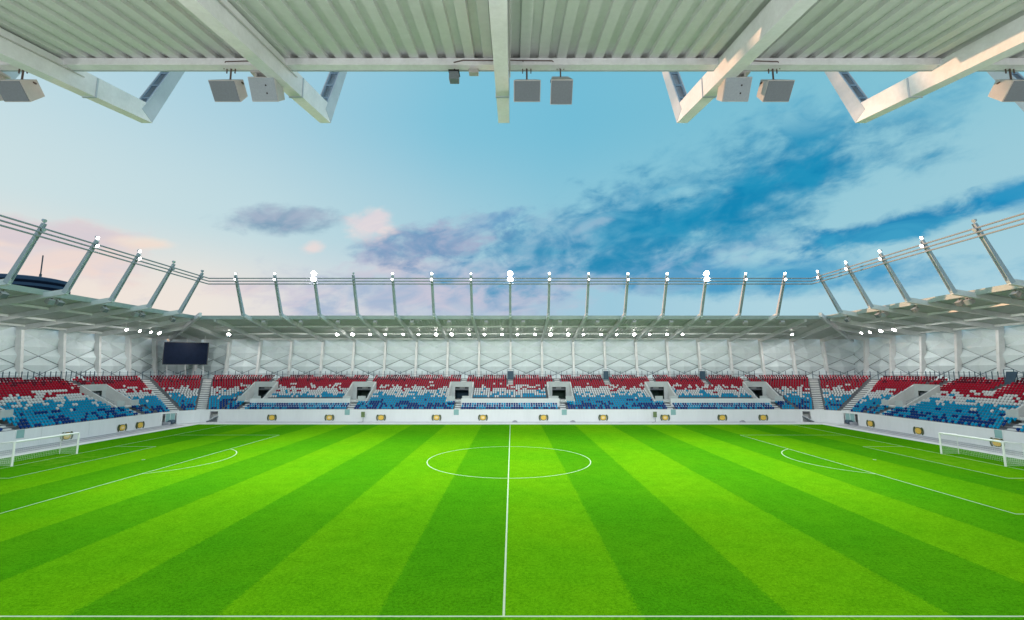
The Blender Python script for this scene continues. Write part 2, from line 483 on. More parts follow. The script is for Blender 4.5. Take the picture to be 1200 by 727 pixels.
LV = [7.7, 9.3, 10.9, 12.5, 14.1, 15.7, 17.3]
def cladding(Mp, u0, u1, parent):
    """one bay of folded cladding: diamond facets with dark brace rods along the folds"""
    m = MB(); rod = MB(); G = {}
    um = (u0 + u1) / 2; us = [u0, um, u1]
    for j, z in enumerate(LV):
        for i, u in enumerate(us):
            node = (i % 2 == 0) == (j % 2 == 0)
            G[i, j] = (u, vclad(z) + (.75 if node else -.05), z)
    for j in range(len(LV) - 1):
        for i in range(2):
            a, b, c, d = G[i, j], G[i + 1, j], G[i + 1, j + 1], G[i, j + 1]
            # fold along the diagonal joining the nodes
            if (i % 2 == 0) == (j % 2 == 0): tr = [(a, b, c), (a, c, d)]; e = (a, c)
            else: tr = [(a, b, d), (b, c, d)]; e = (b, d)
            for t in tr: m.poly([Mp(*q) for q in t], [(0, 1, 2)])
            if j < 4: rod.tube([Mp(e[0][0], e[0][1] - .3, e[0][2]), Mp(e[1][0], e[1][1] - .3, e[1][2])], .05 if j < 3 else .03, 5)
    m.box(u0, u1, 16.95, 17.05, 0, 7.7, Mp)
    m.quad(Mp(u0, vclad(17.3), 17.3), Mp(u1, vclad(17.3), 17.3), Mp(u1, 18.5, 18.1), Mp(u0, 18.5, 18.1))
    c = m.build('cladding_panel', M['cladding'], parent)
    rod.build('brace_rod', M['rod'], c)
def portal(Mp, p, parent, look):
    m = MB(); c, w = PCUT, .3
    m.box(p - c, p + c, PV0 - .4, PV1, PZ - .3, PZ, Mp)                                    # floor
    m.box(p - c - w, p + c + w, PV1, PV1 + .3, zrow(PV1) - 3, 7.75, Mp) if False else None
    for s in (-1, 1):                                                                     # wing walls rising with the rows
        a, b = sorted((p + s * c, p + s * (c + w)))
        v0, v1 = PV0 - .6, PV1
        m.hexa([Mp(a, v0, 1.9), Mp(b, v0, 1.9), Mp(b, v1, 1.9), Mp(a, v1, 1.9), Mp(a, v0, zrow(v0) + .55), Mp(b, v0, zrow(v0) + .55), Mp(b, v1, 7.5), Mp(a, v1, 7.5)])
    d, zt = 1.5, 6.35                                                                     # door wall
    m.box(p - c, p - d, PV1 - .3, PV1, PZ, 7.53, Mp); m.box(p + d, p + c, PV1 - .3, PV1, PZ, 7.53, Mp)
    m.box(p - d, p + d, PV1 - .3, PV1, zt, 7.53, Mp)
    m.box(p - c, p - .75, PV0 - .5, PV0 - .35, PZ - .2, PZ + 1.0, Mp); m.box(p + .75, p + c, PV0 - .5, PV0 - .35, PZ - .2, PZ + 1.0, Mp)
    o = m.build('portal', M['portal'], parent)
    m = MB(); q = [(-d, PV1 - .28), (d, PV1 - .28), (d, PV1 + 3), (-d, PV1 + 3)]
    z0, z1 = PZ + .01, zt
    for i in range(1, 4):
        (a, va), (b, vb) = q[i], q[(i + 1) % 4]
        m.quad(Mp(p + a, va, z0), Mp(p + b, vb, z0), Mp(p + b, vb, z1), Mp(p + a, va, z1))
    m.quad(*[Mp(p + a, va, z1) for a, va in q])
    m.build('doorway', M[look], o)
    m = MB()
    for s in (-1, 1):
        for k in range(6):
            v = PV0 + k * 1.1; zz = zrow(v) + .55
            m.tube([Mp(p + s * (c + .15), v, zz), Mp(p + s * (c + .15), v, zz + .45)], .02, 5)
        m.tube([Mp(p + s * (c + .15), PV0, zrow(PV0) + 1.2), Mp(p + s * (c + .15), PV0 + 5.5, zrow(PV0 + 5.5) + 1.2)], .025, 5)
    m.build('handrail', M['bluesteel'], o)
def stairway(Mp, u, r0, r1, parent, w=1.15):
    m = MB()
    for r in range(r0, r1):
        v = V0 + DV * r; z = Z0 + DZ * r
        m.box(u - w / 2, u + w / 2, v - .4, v + .003, z - DZ - .02, z - DZ / 2, Mp)
        m.box(u - w / 2, u + w / 2, v + .003, v + .4, z - .05, z + .012, Mp)
    m.build('stairway', M['stair'], parent)
def bay_edges(stand):
    return (FARU if stand != 'left' and stand != 'right' else SIDEU)
def wall_gaps(st): return []
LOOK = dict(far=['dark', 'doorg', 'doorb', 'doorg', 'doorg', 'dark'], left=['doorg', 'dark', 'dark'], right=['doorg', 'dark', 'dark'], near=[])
def stand(st, label):
    Mp = MAPS[st]; lo, hi = URANGE[st]; ctr = Mp((lo + hi) / 2, 0, 0)
    t = empty('stadium_stand', label, 'stand', ctr)
    # stepped terrace
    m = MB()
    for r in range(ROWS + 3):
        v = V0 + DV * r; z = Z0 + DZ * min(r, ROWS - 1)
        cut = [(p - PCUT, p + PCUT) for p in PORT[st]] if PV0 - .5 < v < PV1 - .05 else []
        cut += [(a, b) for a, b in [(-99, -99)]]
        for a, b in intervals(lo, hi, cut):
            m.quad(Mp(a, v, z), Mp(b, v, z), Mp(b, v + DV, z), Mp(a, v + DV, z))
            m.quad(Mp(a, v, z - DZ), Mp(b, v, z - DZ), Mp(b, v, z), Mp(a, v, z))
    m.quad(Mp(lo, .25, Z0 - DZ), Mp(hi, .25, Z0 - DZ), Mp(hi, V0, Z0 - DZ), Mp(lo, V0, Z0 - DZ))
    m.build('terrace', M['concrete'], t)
    # white front wall in one run with thin panel joints
    m = MB(); L = 7.5; n = round((hi - lo) / L); w = (hi - lo) / n
    for i in range(n): m.box(lo + i * w + .012, lo + (i + 1) * w - .012, 0, .24, -.06, 2.32, Mp)
    m.box(lo, hi, .05, .2, -.06, 2.30, Mp)
    m.box(lo, hi, -.06, 0, -.06, .16, Mp)
    m.build('front_wall', M['wallw'], t)
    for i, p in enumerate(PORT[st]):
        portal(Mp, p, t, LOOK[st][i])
        stairway(Mp, p, 0, 5, t); stairway(Mp, p, 13, ROWS, t)
    for p in UPPER[st]: stairway(Mp, p, 13, ROWS, t)
    for a, b in BANDS[st]:
        m = MB(); v = V0 + DV * 3
        m.box(a + .62, b - .62, v - .02, v + .16, Z0 + DZ * 2, 4.28, Mp)
        m.box(a + .62, b - .62, v + .16, V0 + DV * 6 - .01, 3.2, 3.35, Mp)
        m.build('walkway_wall', M['wallw'], t)
    us = bay_edges(st)
    for u in us: column(Mp, u, t)
    ed = [lo - 2.6 if st in ('far', 'near') else lo] + list(us) + [hi + 2.6 if st in ('far', 'near') else hi + 5.55]
    for a, b in zip(ed, ed[1:]):
        if b - a > .5: cladding(Mp, a, b, t)
    # roof: deck, rafters, purlins, front beam
    rlo, rhi = (-64.0, 64.0) if st in ('far', 'near') else (-39.3, 39.5)
    eo = .5 if st == 'near' else 0
    m = MB(); deck_mesh(m, Mp, rlo, rhi, lambda u: -.255 + eo, lambda u: BACKV)
    roof = m.build('roof', M['deck'], t)
    m = MB(); m.box(rlo, rhi, -.25 + eo, BACKV, 0, 1, lambda u, v, z: Mp(u, v, zdeck(v) + .16 + z * .12)); m.build('roof_cover', M['deck_top'], roof)
    for u in us:
        m = MB(); rafter(m, Mp, u, TIPV, BACKV); ra = m.build('rafter', M['steel'], roof)
        if st == 'near':
            for vj in (-.75, 6.0):
                zj = zbeam(vj); m = MB()
                m.hexa([Mp(u - .25, vj - .03, zj - .03), Mp(u + .25, vj - .03, zj - .03), Mp(u + .25, vj + .03, zj - .03), Mp(u - .25, vj + .03, zj - .03),
                        Mp(u - .25, vj - .03, zj + .72), Mp(u + .25, vj - .03, zj + .72), Mp(u + .25, vj + .03, zj + .72), Mp(u - .25, vj + .03, zj + .72)])
                m.build('splice_plate', M['maststeel'], ra)
            m = MB()
            m.tube([Mp(u + .27, -.2, zbeam(-.2) + .5), Mp(u + .27, 9, zbeam(9) + .5)], .022, 6); m.build('conduit', M['box'], ra)
    m = MB()
    bot = zdeck(0) - .36 + (.02 if st == 'near' else 0)
    m.box(rlo, rhi, -.26 + eo, -.02 + eo, bot, bot + .05, Mp)
    m.box(rlo, rhi, -.02 + eo, .03 + eo, bot, zdeck(eo) - .01, Mp)
    m.build('edge_beam', M['steel'], roof)
    m = MB(); m.box(rlo, rhi, -.31 + eo, -.262 + eo, bot - .02, zdeck(0) + .36, Mp); m.build('fascia', M['fascia'], roof)
    for v in ((6.2, 12.2, 17.2) if st != 'near' else (12.2, 17.2)):
        m = MB(); m.box(rlo, rhi, v - .12, v + .12, zdeck(v) - .38, zdeck(v) - .03, Mp); m.build('purlin', M['steel'], roof)
    return t
FAR = stand('far', 'long far stand facing the viewer, with roof, six portals and red top rows')
LEFT = stand('left', 'left side stand behind the left goal with white raking columns')
RIGHT = stand('right', 'right side stand behind the right goal, roof edge catching orange light')
NEARS = stand('near', 'roof and terrace of the near stand, corrugated ceiling overhead')

def corner(s):
    side = 'left' if s < 0 else 'right'
    t = empty('corner_stand', 'curved corner seating block joining the far stand to the %s stand%s' % (side, ', under the black screen' if s < 0 else ''), 'stand', cpt(s, R(45), R0)[:])
    ang = [0, 30, 60, 90]
    m = MB()
    P = lambda a, rad, z: (*cpt(s, R(a), rad)[:2], z)
    for r in range(ROWS):
        ra, rb, z = R0 + V0 + DV * r, R0 + V0 + DV * (r + 1), Z0 + DZ * r
        for a, b in zip(ang, ang[1:]):
            m.quad(P(a, ra, z), P(b, ra, z), P(b, rb, z), P(a, rb, z))
            m.quad(P(a, ra, z - DZ), P(b, ra, z - DZ), P(b, ra, z), P(a, ra, z))
    ra, z = R0 + V0 + DV * ROWS, Z0 + DZ * (ROWS - 1)
    XB, YB = s * (SW + 17), FW + 17
    pts = [P(a, ra, z) for a in ang]
    m.quad(pts[0], pts[1], (XB, YB, z), (XB, CY, z)); m.quad(pts[1], pts[2], (XB, YB, z), (XB, YB, z - .001))
    m.quad(pts[2], pts[3], (s * CX, YB, z), (XB, YB, z))
    m.build('terrace', M['concrete'], t)
    # front wall with openings either side
    m = MB()
    for a, b in ((0, 3), (27, 30), (30, 60), (60, 74), (86, 90)):
        q = [(a, R0), (b, R0), (b, R0 + .25), (a, R0 + .25)]
        def chord(x, rad):
            k = max(0, min(2, int(x // 30))) if x < 90 else 2
            A, B = Vector(P(ang[k], rad, 0)), Vector(P(ang[k + 1], rad, 0)); return A.lerp(B, (x - ang[k]) / 30)
        c = [chord(*i) for i in q]
        m.hexa([(p.x, p.y, -.06) for p in c] + [(p.x, p.y, 2.32) for p in c])
    for a, b in ((3, 27), (74, 86)):                                   # lintels over the openings
        c = [chord(a, R0), chord(b, R0), chord(b, R0 + .25), chord(a, R0 + .25)]
        m.hexa([(p.x, p.y, 1.98) for p in c] + [(p.x, p.y, 2.32) for p in c])
    m.build('front_wall', M['wallw'], t)
    for a, b in ((3, 27), (74, 86)):
        m = MB(); c = [chord(a, R0 + 1.3), chord(b, R0 + 1.3)]; f = [chord(a, R0 + .25), chord(b, R0 + .25)]
        m.quad((*c[0][:2], -.05), (*c[1][:2], -.05), (*c[1][:2], 1.98), (*c[0][:2], 1.98))
        for i in (0, 1): m.quad((*c[i][:2], -.05), (*f[i][:2], -.05), (*f[i][:2], 1.98), (*c[i][:2], 1.98))
        m.build('recess', M['apron'], t)
    for th in (30, 60):
        d = cpt(s, R(th), 1) - cpt(s, R(th), 0); side_v = Vector((-d.y, d.x, 0)); m = MB()
        base = cpt(s, R(th), 0)
        Mq = lambda u, v, z: tuple(base + side_v * u + d * (R0 + v) + Vector((0, 0, z)))
        for r in range(ROWS):
            v = V0 + DV * r; z = Z0 + DZ * r
            m.box(-.82, .82, v - .4, v + .003, z - DZ - .02, z - DZ / 2, Mq); m.box(-.82, .82, v + .003, v + .4, z - .05, z + .012, Mq)
        m.build('stairway', M['stair'], t)
    # columns and cladding along the two outer walls
    Mf = MAPS['far']; Ms = MAPS['left' if s < 0 else 'right']
    for u in (s * 60, s * 67.5, s * 75): column(Mf, u, t)
    for u in (38.45, 45.9, 53.35): column(Ms, u, t)
    for a, b in ((60, 67.5), (67.5, 75), (75, 83.4)): cladding(Mf, *sorted((s * a, s * b)), t)
    for a, b in ((38.45, 45.9), (45.9, 53.35), (53.35, 58.9)): cladding(Ms, a, b, t)
    # roof in two slopes that meet on the diagonal
    m = MB()
    if s > 0: deck_mesh(m, Mf, SW, SW + BACKV, lambda u: max(0, u - SW), lambda u: BACKV)
    else: deck_mesh(m, Mf, -SW - BACKV, -SW, lambda u: max(0, -u - SW), lambda u: BACKV)
    deck_mesh(m, Ms, FW, FW + BACKV, lambda u: max(0, u - FW), lambda u: BACKV)
    roof = m.build('roof', M['deck'], t)
    m = MB()
    def D(dx, dy): return (s * (SW + dx), FW + dy, zdeck(max(dx, dy)) + .3)
    m.poly([D(0, 0), D(BACKV, BACKV), D(0, BACKV), D(BACKV, 0)], [(0, 1, 2), (0, 3, 1)]); m.build('roof_cover', M['deck_top'], roof)
    for u, v0 in ((60, 0), (67.5, 3.3), (75, 10.8)):
        m = MB(); rafter(m, Mf, s * u, v0, BACKV); m.build('rafter', M['steel'], roof)
    for u, v0 in ((38.45, 0), (45.9, 6.2), (53.35, 13.65)):
        m = MB(); rafter(m, Ms, u, v0, BACKV); m.build('rafter', M['steel'], roof)
    m = MB(); a, b = TIPV, BACKV
    m.bar((s * (SW + a), FW + a, zbeam(a) + .42), (s * (SW + b), FW + b, zbeam(b) + .42), .5, .82); m.build('diagonal_rafter', M['steel'], roof)
    return t
corner(-1); corner(1)

# ------------------------------------------------------------------ floodlight masts on the rafter tips
LEAN = (-3.55, 7.3)
def mast(Mp, u, label, group, bright=False, lit=True, size=.27):
    tip = Mp(u, TIPV, TIPZ)
    t = empty('floodlight_mast', label, 'floodlight mast', tip, group)
    m = MB(); L = math.hypot(*LEAN); dv, dz = LEAN[0] / L, LEAN[1] / L
    nv, nz = dz, -dv                                            # square to the mast, away from the pitch
    def Q(du, s_, n_): return Mp(u + du, TIPV + .33 + dv * s_ + nv * n_ - .1, TIPZ + .35 + dz * s_ + nz * n_)
    for sd in (-1, 1):                                          # two tapering side plates
        a, b = sorted((sd * .235, sd * .185))
        m.hexa([Q(a, -.22, -.34), Q(b, -.22, -.34), Q(b, -.22, .30), Q(a, -.22, .30), Q(a, L, -.15), Q(b, L, -.15), Q(b, L, .15), Q(a, L, .15)])
    m.hexa([Q(-.174, -.20, -.32), Q(.174, -.20, -.32), Q(.174, -.20, .28), Q(-.174, -.20, .28), Q(-.174, .25, -.32), Q(.174, .25, -.32), Q(.174, .3, .28), Q(-.174, .3, .28)])
    m.build('side_plate', M['maststeel'], t)
    m = MB(); m.hexa([Q(-.172, .32, -.05), Q(.172, .32, -.05), Q(.172, .32, .05), Q(-.172, .32, .05), Q(-.172, L - .05, -.04), Q(.172, L - .05, -.04), Q(.172, L - .05, .04), Q(-.172, L - .05, .04)])
    m.build('web_plate', M['maststeel'], t)
    m = MB(); k = .6
    while k < L - .1:
        m.bar(Q(-.18, k, .26 - k * .016), Q(.18, k, .26 - k * .016), .07, .07); k += .95
    for sd in (-1, 1): m.bar(Q(sd * .15, .3, .255), Q(sd * .15, L, .14), .04, .04)
    m.build('ladder', M['ladder'], t)
    for k, (ds, off) in enumerate(((L + .28, .1), (L - .72, -.46))):
        c = Vector(Q(0, ds, off)); inward = Vector(Mp(u, -10, 0)) - Vector(Mp(u, 0, 0)); inward.normalize()
        n = (inward * .86 + Vector((0, 0, -.5))).normalized()
        rr = .52 if bright else size
        h = MB(); h.disc(c, n, rr, .34, 14, r2=.16); h.bar(c - n * .3, Vector(Q(0, ds - .35, -.05)), .08, .08)
        hd = h.build('lamp_head', M['maststeel'], t)
        if lit:
            e = MB(); e.disc(c + n * .012, n, rr - .03, .008, 14); e.build('lens', M['lamp_bright'] if bright else M['lamp'], hd)
    return t
for i, u in enumerate(FARU):
    mast(MAPS['far'], u, 'white floodlight mast on the far roof, %s of fifteen from the left%s' % (ORD[i], ', shining brightest' if i in (2, 7, 12) else ''), 'floodlight masts along the far roof', i in (2, 7, 12), lit=i != 3, size=(.17, .21, .25)[(i * 7) % 3])
vs = [u for u in SIDEU if 0 < u]
for st in ('left', 'right'):
    for i, u in enumerate(vs):
        mast(MAPS[st], u, 'floodlight mast leaning in from the %s stand roof, %s from the %s edge' % (st, ORD[i], st), 'floodlight masts on the %s roof' % st, lit=i in ((1, 2) if st == 'left' else (1, 2, 3, 4)), size=.25)
ns = [u for u in FARU if abs(u) < 33]
for i, u in enumerate(ns):
    mast(MAPS['near'], u, 'mast rising from the near overhead rafter, %s of the nine from the left' % ORD[i], 'masts on the near roof', lit=False)
# three horizontal tubes joining the mast heads
def rail(pts_uvz, label, name='mast_rail'):
    m = MB()
    for z in (0, .55, 1.1):
        m.tube([Vector(p) + Vector((0, 0, z)) for p in pts_uvz], .11, 8)
    tag(m.build(name, M['tubesteel']), label, 'rail', 'tubular rails between the floodlight masts')
tv = TIPV - 3.25; tz = 26.35
cr = lambda s: (s * (SW + tv), FW + tv, tz)
rail([cr(-1), cr(1)], 'three parallel white tubes joining the mast heads above the far roof')
rail([(-(SW + tv), -36, tz), (-(SW + tv), FW + tv, tz)], 'three dark looking tubes joining the masts above the left roof')
rail([(SW + tv, -36, tz), (SW + tv, FW + tv, tz)], 'three pale tubes joining the masts above the right roof')

# ------------------------------------------------------------------ lamps under the roofs
def roof_lamp(Mp, u, v, label, group, drop=.55):
    z = zdeck(max(v, 0)) - drop
    c = Vector(Mp(u, v, z)); inward = (Vector(Mp(u, -10, 0)) - Vector(Mp(u, 0, 0))).normalized()
    t = empty('roof_floodlight', label, 'floodlight', c[:], group)
    n = (inward * .7 + Vector((0, 0, -.71))).normalized()
    big = .36 if sum(map(ord, label)) % 3 == 0 else .25
    h = MB(); h.disc(c, n, big + .02, .3, 12, r2=.18); h.bar(c - n * .25, Vector(Mp(u, v + .15, zdeck(v) - .02)), .06, .06)
    h.build('lamp_housing', M['steel'], t)
    e = MB(); e.disc(c + n * .012, n, big, .008, 12); e.build('lens', M['lamp_u'], t)
k = 0
LU = []
for j in range(-6, 6):
    a = 7.5 * j
    LU += [a + 1.6, a + 5.6]
LU = [u for u in LU if -42 < u < 42]
for i, u in enumerate(LU):
    roof_lamp(MAPS['far'], u, 11.6, 'lit lamp under the far roof, %s from the left' % ORD[i], 'lamps under the far roof')
for st in ('left', 'right'):
    for i, u in enumerate((34.8, 38.0, 40.9, 43.2)):
        roof_lamp(MAPS[st], u, 9.5, 'lit lamp under the %s roof by the corner, %s from the near side' % (st, ORD[i]), 'lamps under the %s roof' % st, 1.25)
for s, st in ((-1, 'left'), (1, 'right')):
    roof_lamp(MAPS['far'], s * 64.0, 11.6, 'single lit lamp under the far roof at the %s corner' % st, 'corner roof lamps')

# ------------------------------------------------------------------ cabinets hung from the roof edges
def cabinet(name, label, group, small=False, kind='rod'):
    """local space: origin at the roof edge above it, -y towards the seats"""
    t = bpy.data.objects.new(name, None); COL.objects.link(t); tag(t, label, 'loudspeaker', group)
    def part(mb, n, m, bevel=0):
        o = bpy.data.objects.new(n, mb.mesh(n, m)); COL.objects.link(o); o.parent = t
        if bevel: b = o.modifiers.new('bevel', 'BEVEL'); b.width = bevel; b.segments = 2
    w = .45
    T = Matrix.Translation((0, 0, -.70)) @ Matrix.Rotation(R(40 if kind == 'rod' else 30), 4, 'X')
    tr = lambda x, y, z: tuple(T @ Vector((x, y, z)))
    hgt = .34 if kind == 'rod' else .38
    m = MB(); m.hexa([tr(-w, -.32, -hgt), tr(w, -.32, -hgt), tr(w * .78, .42, -hgt * .8), tr(-w * .78, .42, -hgt * .8), tr(-w, -.32, hgt), tr(w, -.32, hgt), tr(w * .78, .42, hgt * .8), tr(-w * .78, .42, hgt * .8)])
    part(m, 'cabinet', M['box'], .02)
    m = MB(); m.box(-w + .03, w - .03, -.345, -.321, -hgt + .03, hgt - .03, tr); part(m, 'grille', M['boxface' if kind == 'rod' else 'paleface'])
    m = MB()
    if kind == 'rod':
        m.tube([(0, 0, .12), (0, 0, -.42)], .03, 8); m.box(-.3, .3, -.04, .04, .08, .13); m.bar((-.14, 0, .12), (-.14, 0, -.1), .03, .03); m.bar((.14, 0, .12), (.14, 0, -.1), .03, .03)
        m.box(-.42, .42, .0, .1, -.44, -.40)
        part(m, 'hanger', M['cable'])
    else:
        for x in (-.42, -.02, .36): m.box(x, x + .06, -.1, .2, -.46, -.12)
        m.box(-.56, .56, -.14, .22, -.16, -.09); m.box(-.2, .2, -.1, .1, -.09, .1)
        part(m, 'bracket', M['box'])
        m = MB(); m.box(-.42, .40, .08, .12, -.44, -.165); part(m, 'shade_panel', M['black'])  # black sheet standing in for shade inside the open bracket
        for z in (-.12, .12):
            m = MB(); m.disc(tr(.12, -.352, z), T.to_3x3() @ Vector((0, -1, 0)), .03, .01, 8); part(m, 'screw', M['black'])
    return t
zs = zdeck(0) - .4
ya = -(FW + .30)
near_list = [(-16.35, 'rod', 'grey loudspeaker with orange-lit side hung from the near roof, leftmost whole one'),
             (-17.55, 'bracket', 'loudspeaker cut off by the left picture edge under the near roof'),
             (-9.25, 'rod', 'grey loudspeaker on a thin rod left of the second overhead rafter'),
             (-7.95, 'bracket', 'pale loudspeaker with dark top bracket against the second overhead rafter'),
             (.85, 'rod', 'grey loudspeaker on a rod just right of the central rafter'),
             (2.0, 'rod', 'taller squarish loudspeaker, second right of the central rafter'),
             (7.85, 'bracket', 'white bracketed loudspeaker touching the rafter right of centre'),
             (9.25, 'rod', 'grey loudspeaker on a rod right of the white bracketed one'),
             (17.35, 'rod', 'loudspeaker with warm lit side under the near roof at the right edge')]
CABR = cabinet('hanging_loudspeaker', near_list[0][2], 'loudspeakers under the near roof', kind='rod')
CABB = cabinet('hanging_loudspeaker', near_list[1][2], 'loudspeakers under the near roof', kind='bracket')
CABR.location = (near_list[0][0], ya, zs); CABB.location = (near_list[1][0], ya, zs)
for x, kd, lb in near_list[2:]:
    o = copy_thing(CABR if kd == 'rod' else CABB, (x, ya, zs), lb)
    if x == 2.0: o.scale = (.82, 1, 1.22); o.location.z += .16
k = 0
for i, u in enumerate(FARU):
    copy_thing(CABR, (u + 2.6, FW - .15, zs), 'small pale loudspeaker under the far roof edge, %s from the left' % ORD[i], 'loudspeakers along the far roof edge', math.pi)
for st, s, rz in (('left', -1, math.pi / 2 + math.pi), ('right', 1, math.pi / 2)):
    for i, u in enumerate(vs):
        copy_thing(CABR, (s * (SW - .15), u + 2.4, zs), 'pale loudspeaker hanging at the %s roof edge, %s from the %s picture edge' % (st, ORD[i], st), 'loudspeakers along the %s roof edge' % st, -rz if False else rz + math.pi)
        if i % 2: copy_thing(CABB, (s * (SW - .15), u + 1.0, zs), 'bracketed loudspeaker paired with another at the %s roof edge, %s pair' % (st, ORD[i // 2]), 'bracketed loudspeakers along the %s roof edge' % st, rz + math.pi)
# small lamp and camera left of the central rafter
t = empty('security_camera', 'small dark camera box under the near roof left of the central rafter', 'camera', (-1.62, ya, zs))
m = MB(); m.box(-1.78, -1.46, ya - .2, ya + .12, zs - .42, zs - .14); m.build('camera_body', M['boxface'], t, bevel=.02)
m = MB(); m.box(-1.8, -1.44, ya - .22, ya + .14, zs - .14, zs - .1); m.tube([(-1.62, ya, zs - .1), (-1.62, ya, zs + .06)], .02, 6); m.build('camera_hood', M['black'], t)
t = empty('junction_box', 'small pale box under the near roof between camera and central rafter', 'junction box', (-.95, ya, zs))
m = MB(); m.box(-1.12, -.8, ya - .12, ya + .1, zs - .14, zs + .0); m.build('box_body', M['box'], t, bevel=.01)
m = MB(); m.disc((-1.12, ya, zs - .09), (-1, 0, 0), .05, .04, 10); m.build('box_lens', M['black'], t)
m = MB()
yc = -(FW + .56)
for pts in ([(-1.62, yc, zs + .12), (-1.3, yc, zs + .2), (-.25, yc, zs + .19)], [(.24, yc, zs + .2), (.7, yc, zs + .19), (.85, ya, zs + .06)], [(.7, yc, zs + .19), (1.7, yc, zs + .18), (2.0, ya, zs + .06)],
            [(-9.5, ya, zs + .06), (-9.3, yc, zs + .15), (-7.55, yc, zs + .2)], [(7.75, yc, zs + .2), (9.3, yc, zs + .15), (9.5, ya, zs + .06)]):
    m.tube(pts, .018, 6)
tag(m.build('speaker_cable', M['cable']), 'thin dark cables looped along the near roof edge beam', 'cable')

# ------------------------------------------------------------------ video screen
t = empty('video_screen', 'large black video screen hung above the left corner seats', 'screen', (-72.6, 50.2, 13.8))
Ts = Matrix.Translation((-72.6, 50.2, 13.75)) @ Matrix.Rotation(R(24), 4, 'Z')
tr = lambda x, y, z: tuple(Ts @ Vector((x, y, z)))
m = MB(); m.box(-4.2, 4.2, -.02, .5, -2.5, 2.5, tr); m.build('screen_housing', M['screenframe'], t)
m = MB(); m.box(-4.06, 4.06, -.06, -.022, -2.36, 2.36, tr); m.build('display', M['screen'], t)
m = MB()
for x in (-3.4, 0, 3.4): m.bar(tr(x, .2, 2.5), tr(x, .2, 4.1), .12, .12); m.bar(tr(x, .3, -2.5), tr(x, 1.2, -5.3), .12, .12)
m.build('support', M['steel'], t)

# ------------------------------------------------------------------ railings behind the top rows
def railing(st, u0, u1, step, label):
    Mp = MAPS[st]; z = Z0 + DZ * (ROWS - 1)
    t = empty('railing', label, 'railing', Mp((u0 + u1) / 2, 15.6, z), 'railings behind the top rows')
    v = 15.75; n = int((u1 - u0) / step)
    m = MB()
    m.tube([Mp(u0, v, z + 1.5), Mp(u1, v, z + 1.5)], .03, 6)
    m.tube([Mp(u0, v, z + .9), Mp(u1, v, z + .9)], .02, 6); m.build('rail', M['bluesteel'], t)
    base = None
    for i in range(n + 1):
        u = u0 + (u1 - u0) * i / n
        if base is None:
            p = MB(); p.bar(Mp(u, v, z), Mp(u, v, z + 1.75), .10, .10); base = p.build('post', M['bluesteel'], t); first = Vector(Mp(u, v, z))
        else:
            c = base.copy(); COL.objects.link(c); c.parent = t; c.matrix_parent_inverse = base.matrix_parent_inverse
            c.location = Vector(Mp(u, v, z)) - first
railing('far', -57, 57, 1.25, 'blue-grey post railing behind the top row of the far stand')
railing('left', -16, 36, .95, 'dark post railing behind the top row of the left stand')
railing('right', -16, 36, .95, 'dark post railing behind the top row of the right stand')
for s, nm in ((-1, 'left'), (1, 'right')):
    z = Z0 + DZ * (ROWS - 1); rad = R0 + V0 + DV * ROWS + .3
    t = empty('railing', 'short angled post railing above the %s corner block' % nm, 'railing', cpt(s, R(45), rad)[:], 'railings behind the top rows')
    m = MB()
    for zz in (.9, 1.5): m.tube([(*cpt(s, R(a), rad)[:2], z + zz) for a in (8, 30, 60, 84)], .025, 6)
    m.build('rail', M['bluesteel'], t)
    for a0, a1 in ((8, 30), (30, 60), (60, 84)):
        A, B = cpt(s, R(a0), rad), cpt(s, R(a1), rad); n = int((B - A).length / 1.25)
        for i in range(n):
            q = A.lerp(B, i / n); p = MB(); p.bar((q.x, q.y, z), (q.x, q.y, z + 1.75), .1, .1); p.build('post', M['bluesteel'], t)

# ------------------------------------------------------------------ stair-top gates and front-wall gates
def topgate(st, u, label, tilt=0):
    Mp = MAPS[st]; v = 14.2; z = zrow(v)
    t = empty('stair_gate', label, 'gate', Mp(u, v, z), 'dark stair-top gates')
    m = MB(); m.hexa([Mp(u - .6, v, z + .1), Mp(u + .6, v, z + .1), Mp(u + .6, v + .1, z + .1), Mp(u - .6, v + .1, z + .1),
                      Mp(u - .6 - tilt, v, z + 2.1), Mp(u + .6 - tilt * .4, v, z + 2.1), Mp(u + .6 - tilt * .4, v + .1, z + 2.1), Mp(u - .6 - tilt, v + .1, z + 2.1)])
    m.build('gate_panel', M['darkblue'], t)
    m = MB()
    for a in (-.75, .75): m.bar(Mp(u + a, v + .2, z), Mp(u + a, v + .2, z + 2.4), .08, .08)
    m.bar(Mp(u - .8, v + .2, z + 2.4), Mp(u + .8, v + .2, z + 2.4), .08, .08); m.build('gate_frame', M['bluesteel'], t)
topgate('far', 0, 'dark blue gate above the red seats at the middle of the far stand')
topgate('far', 22, 'dark blue gate in the red top rows between the two portals right of centre')
topgate('far', 44.2, 'dark blue gate in the red top rows of the far stand, rightmost one')
topgate('right', 19.5, 'slanting dark blue gate panel at the top of the right stand', .9)
def wallgate(st, u, label):
    Mp = MAPS[st]
    t = empty('wall_gate', label, 'gate', Mp(u, 0, 1.4), 'small teal gates at the foot of the stairs')
    m = MB(); m.box(u - .5, u + .5, -.05, -.02, 1.25, 2.3, Mp); m.build('gate_leaf', M['glass'], t)
    m = MB()
    for a in (-.54, .54): m.box(u + a - .03, u + a + .03, -.07, -.005, 1.2, 2.36, Mp)
    m.build('gate_frame', M['wallw'], t)
for i, p in enumerate((-32.3, -10.7, 10.7, 32.3)):
    wallgate('far', p, 'small teal gate in the far front wall, %s from the left' % ORD[i])
wallgate('left', 8.1, 'small teal gate in the left front wall behind the goal')
wallgate('right', 8.1, 'small teal gate in the right front wall behind the goal')

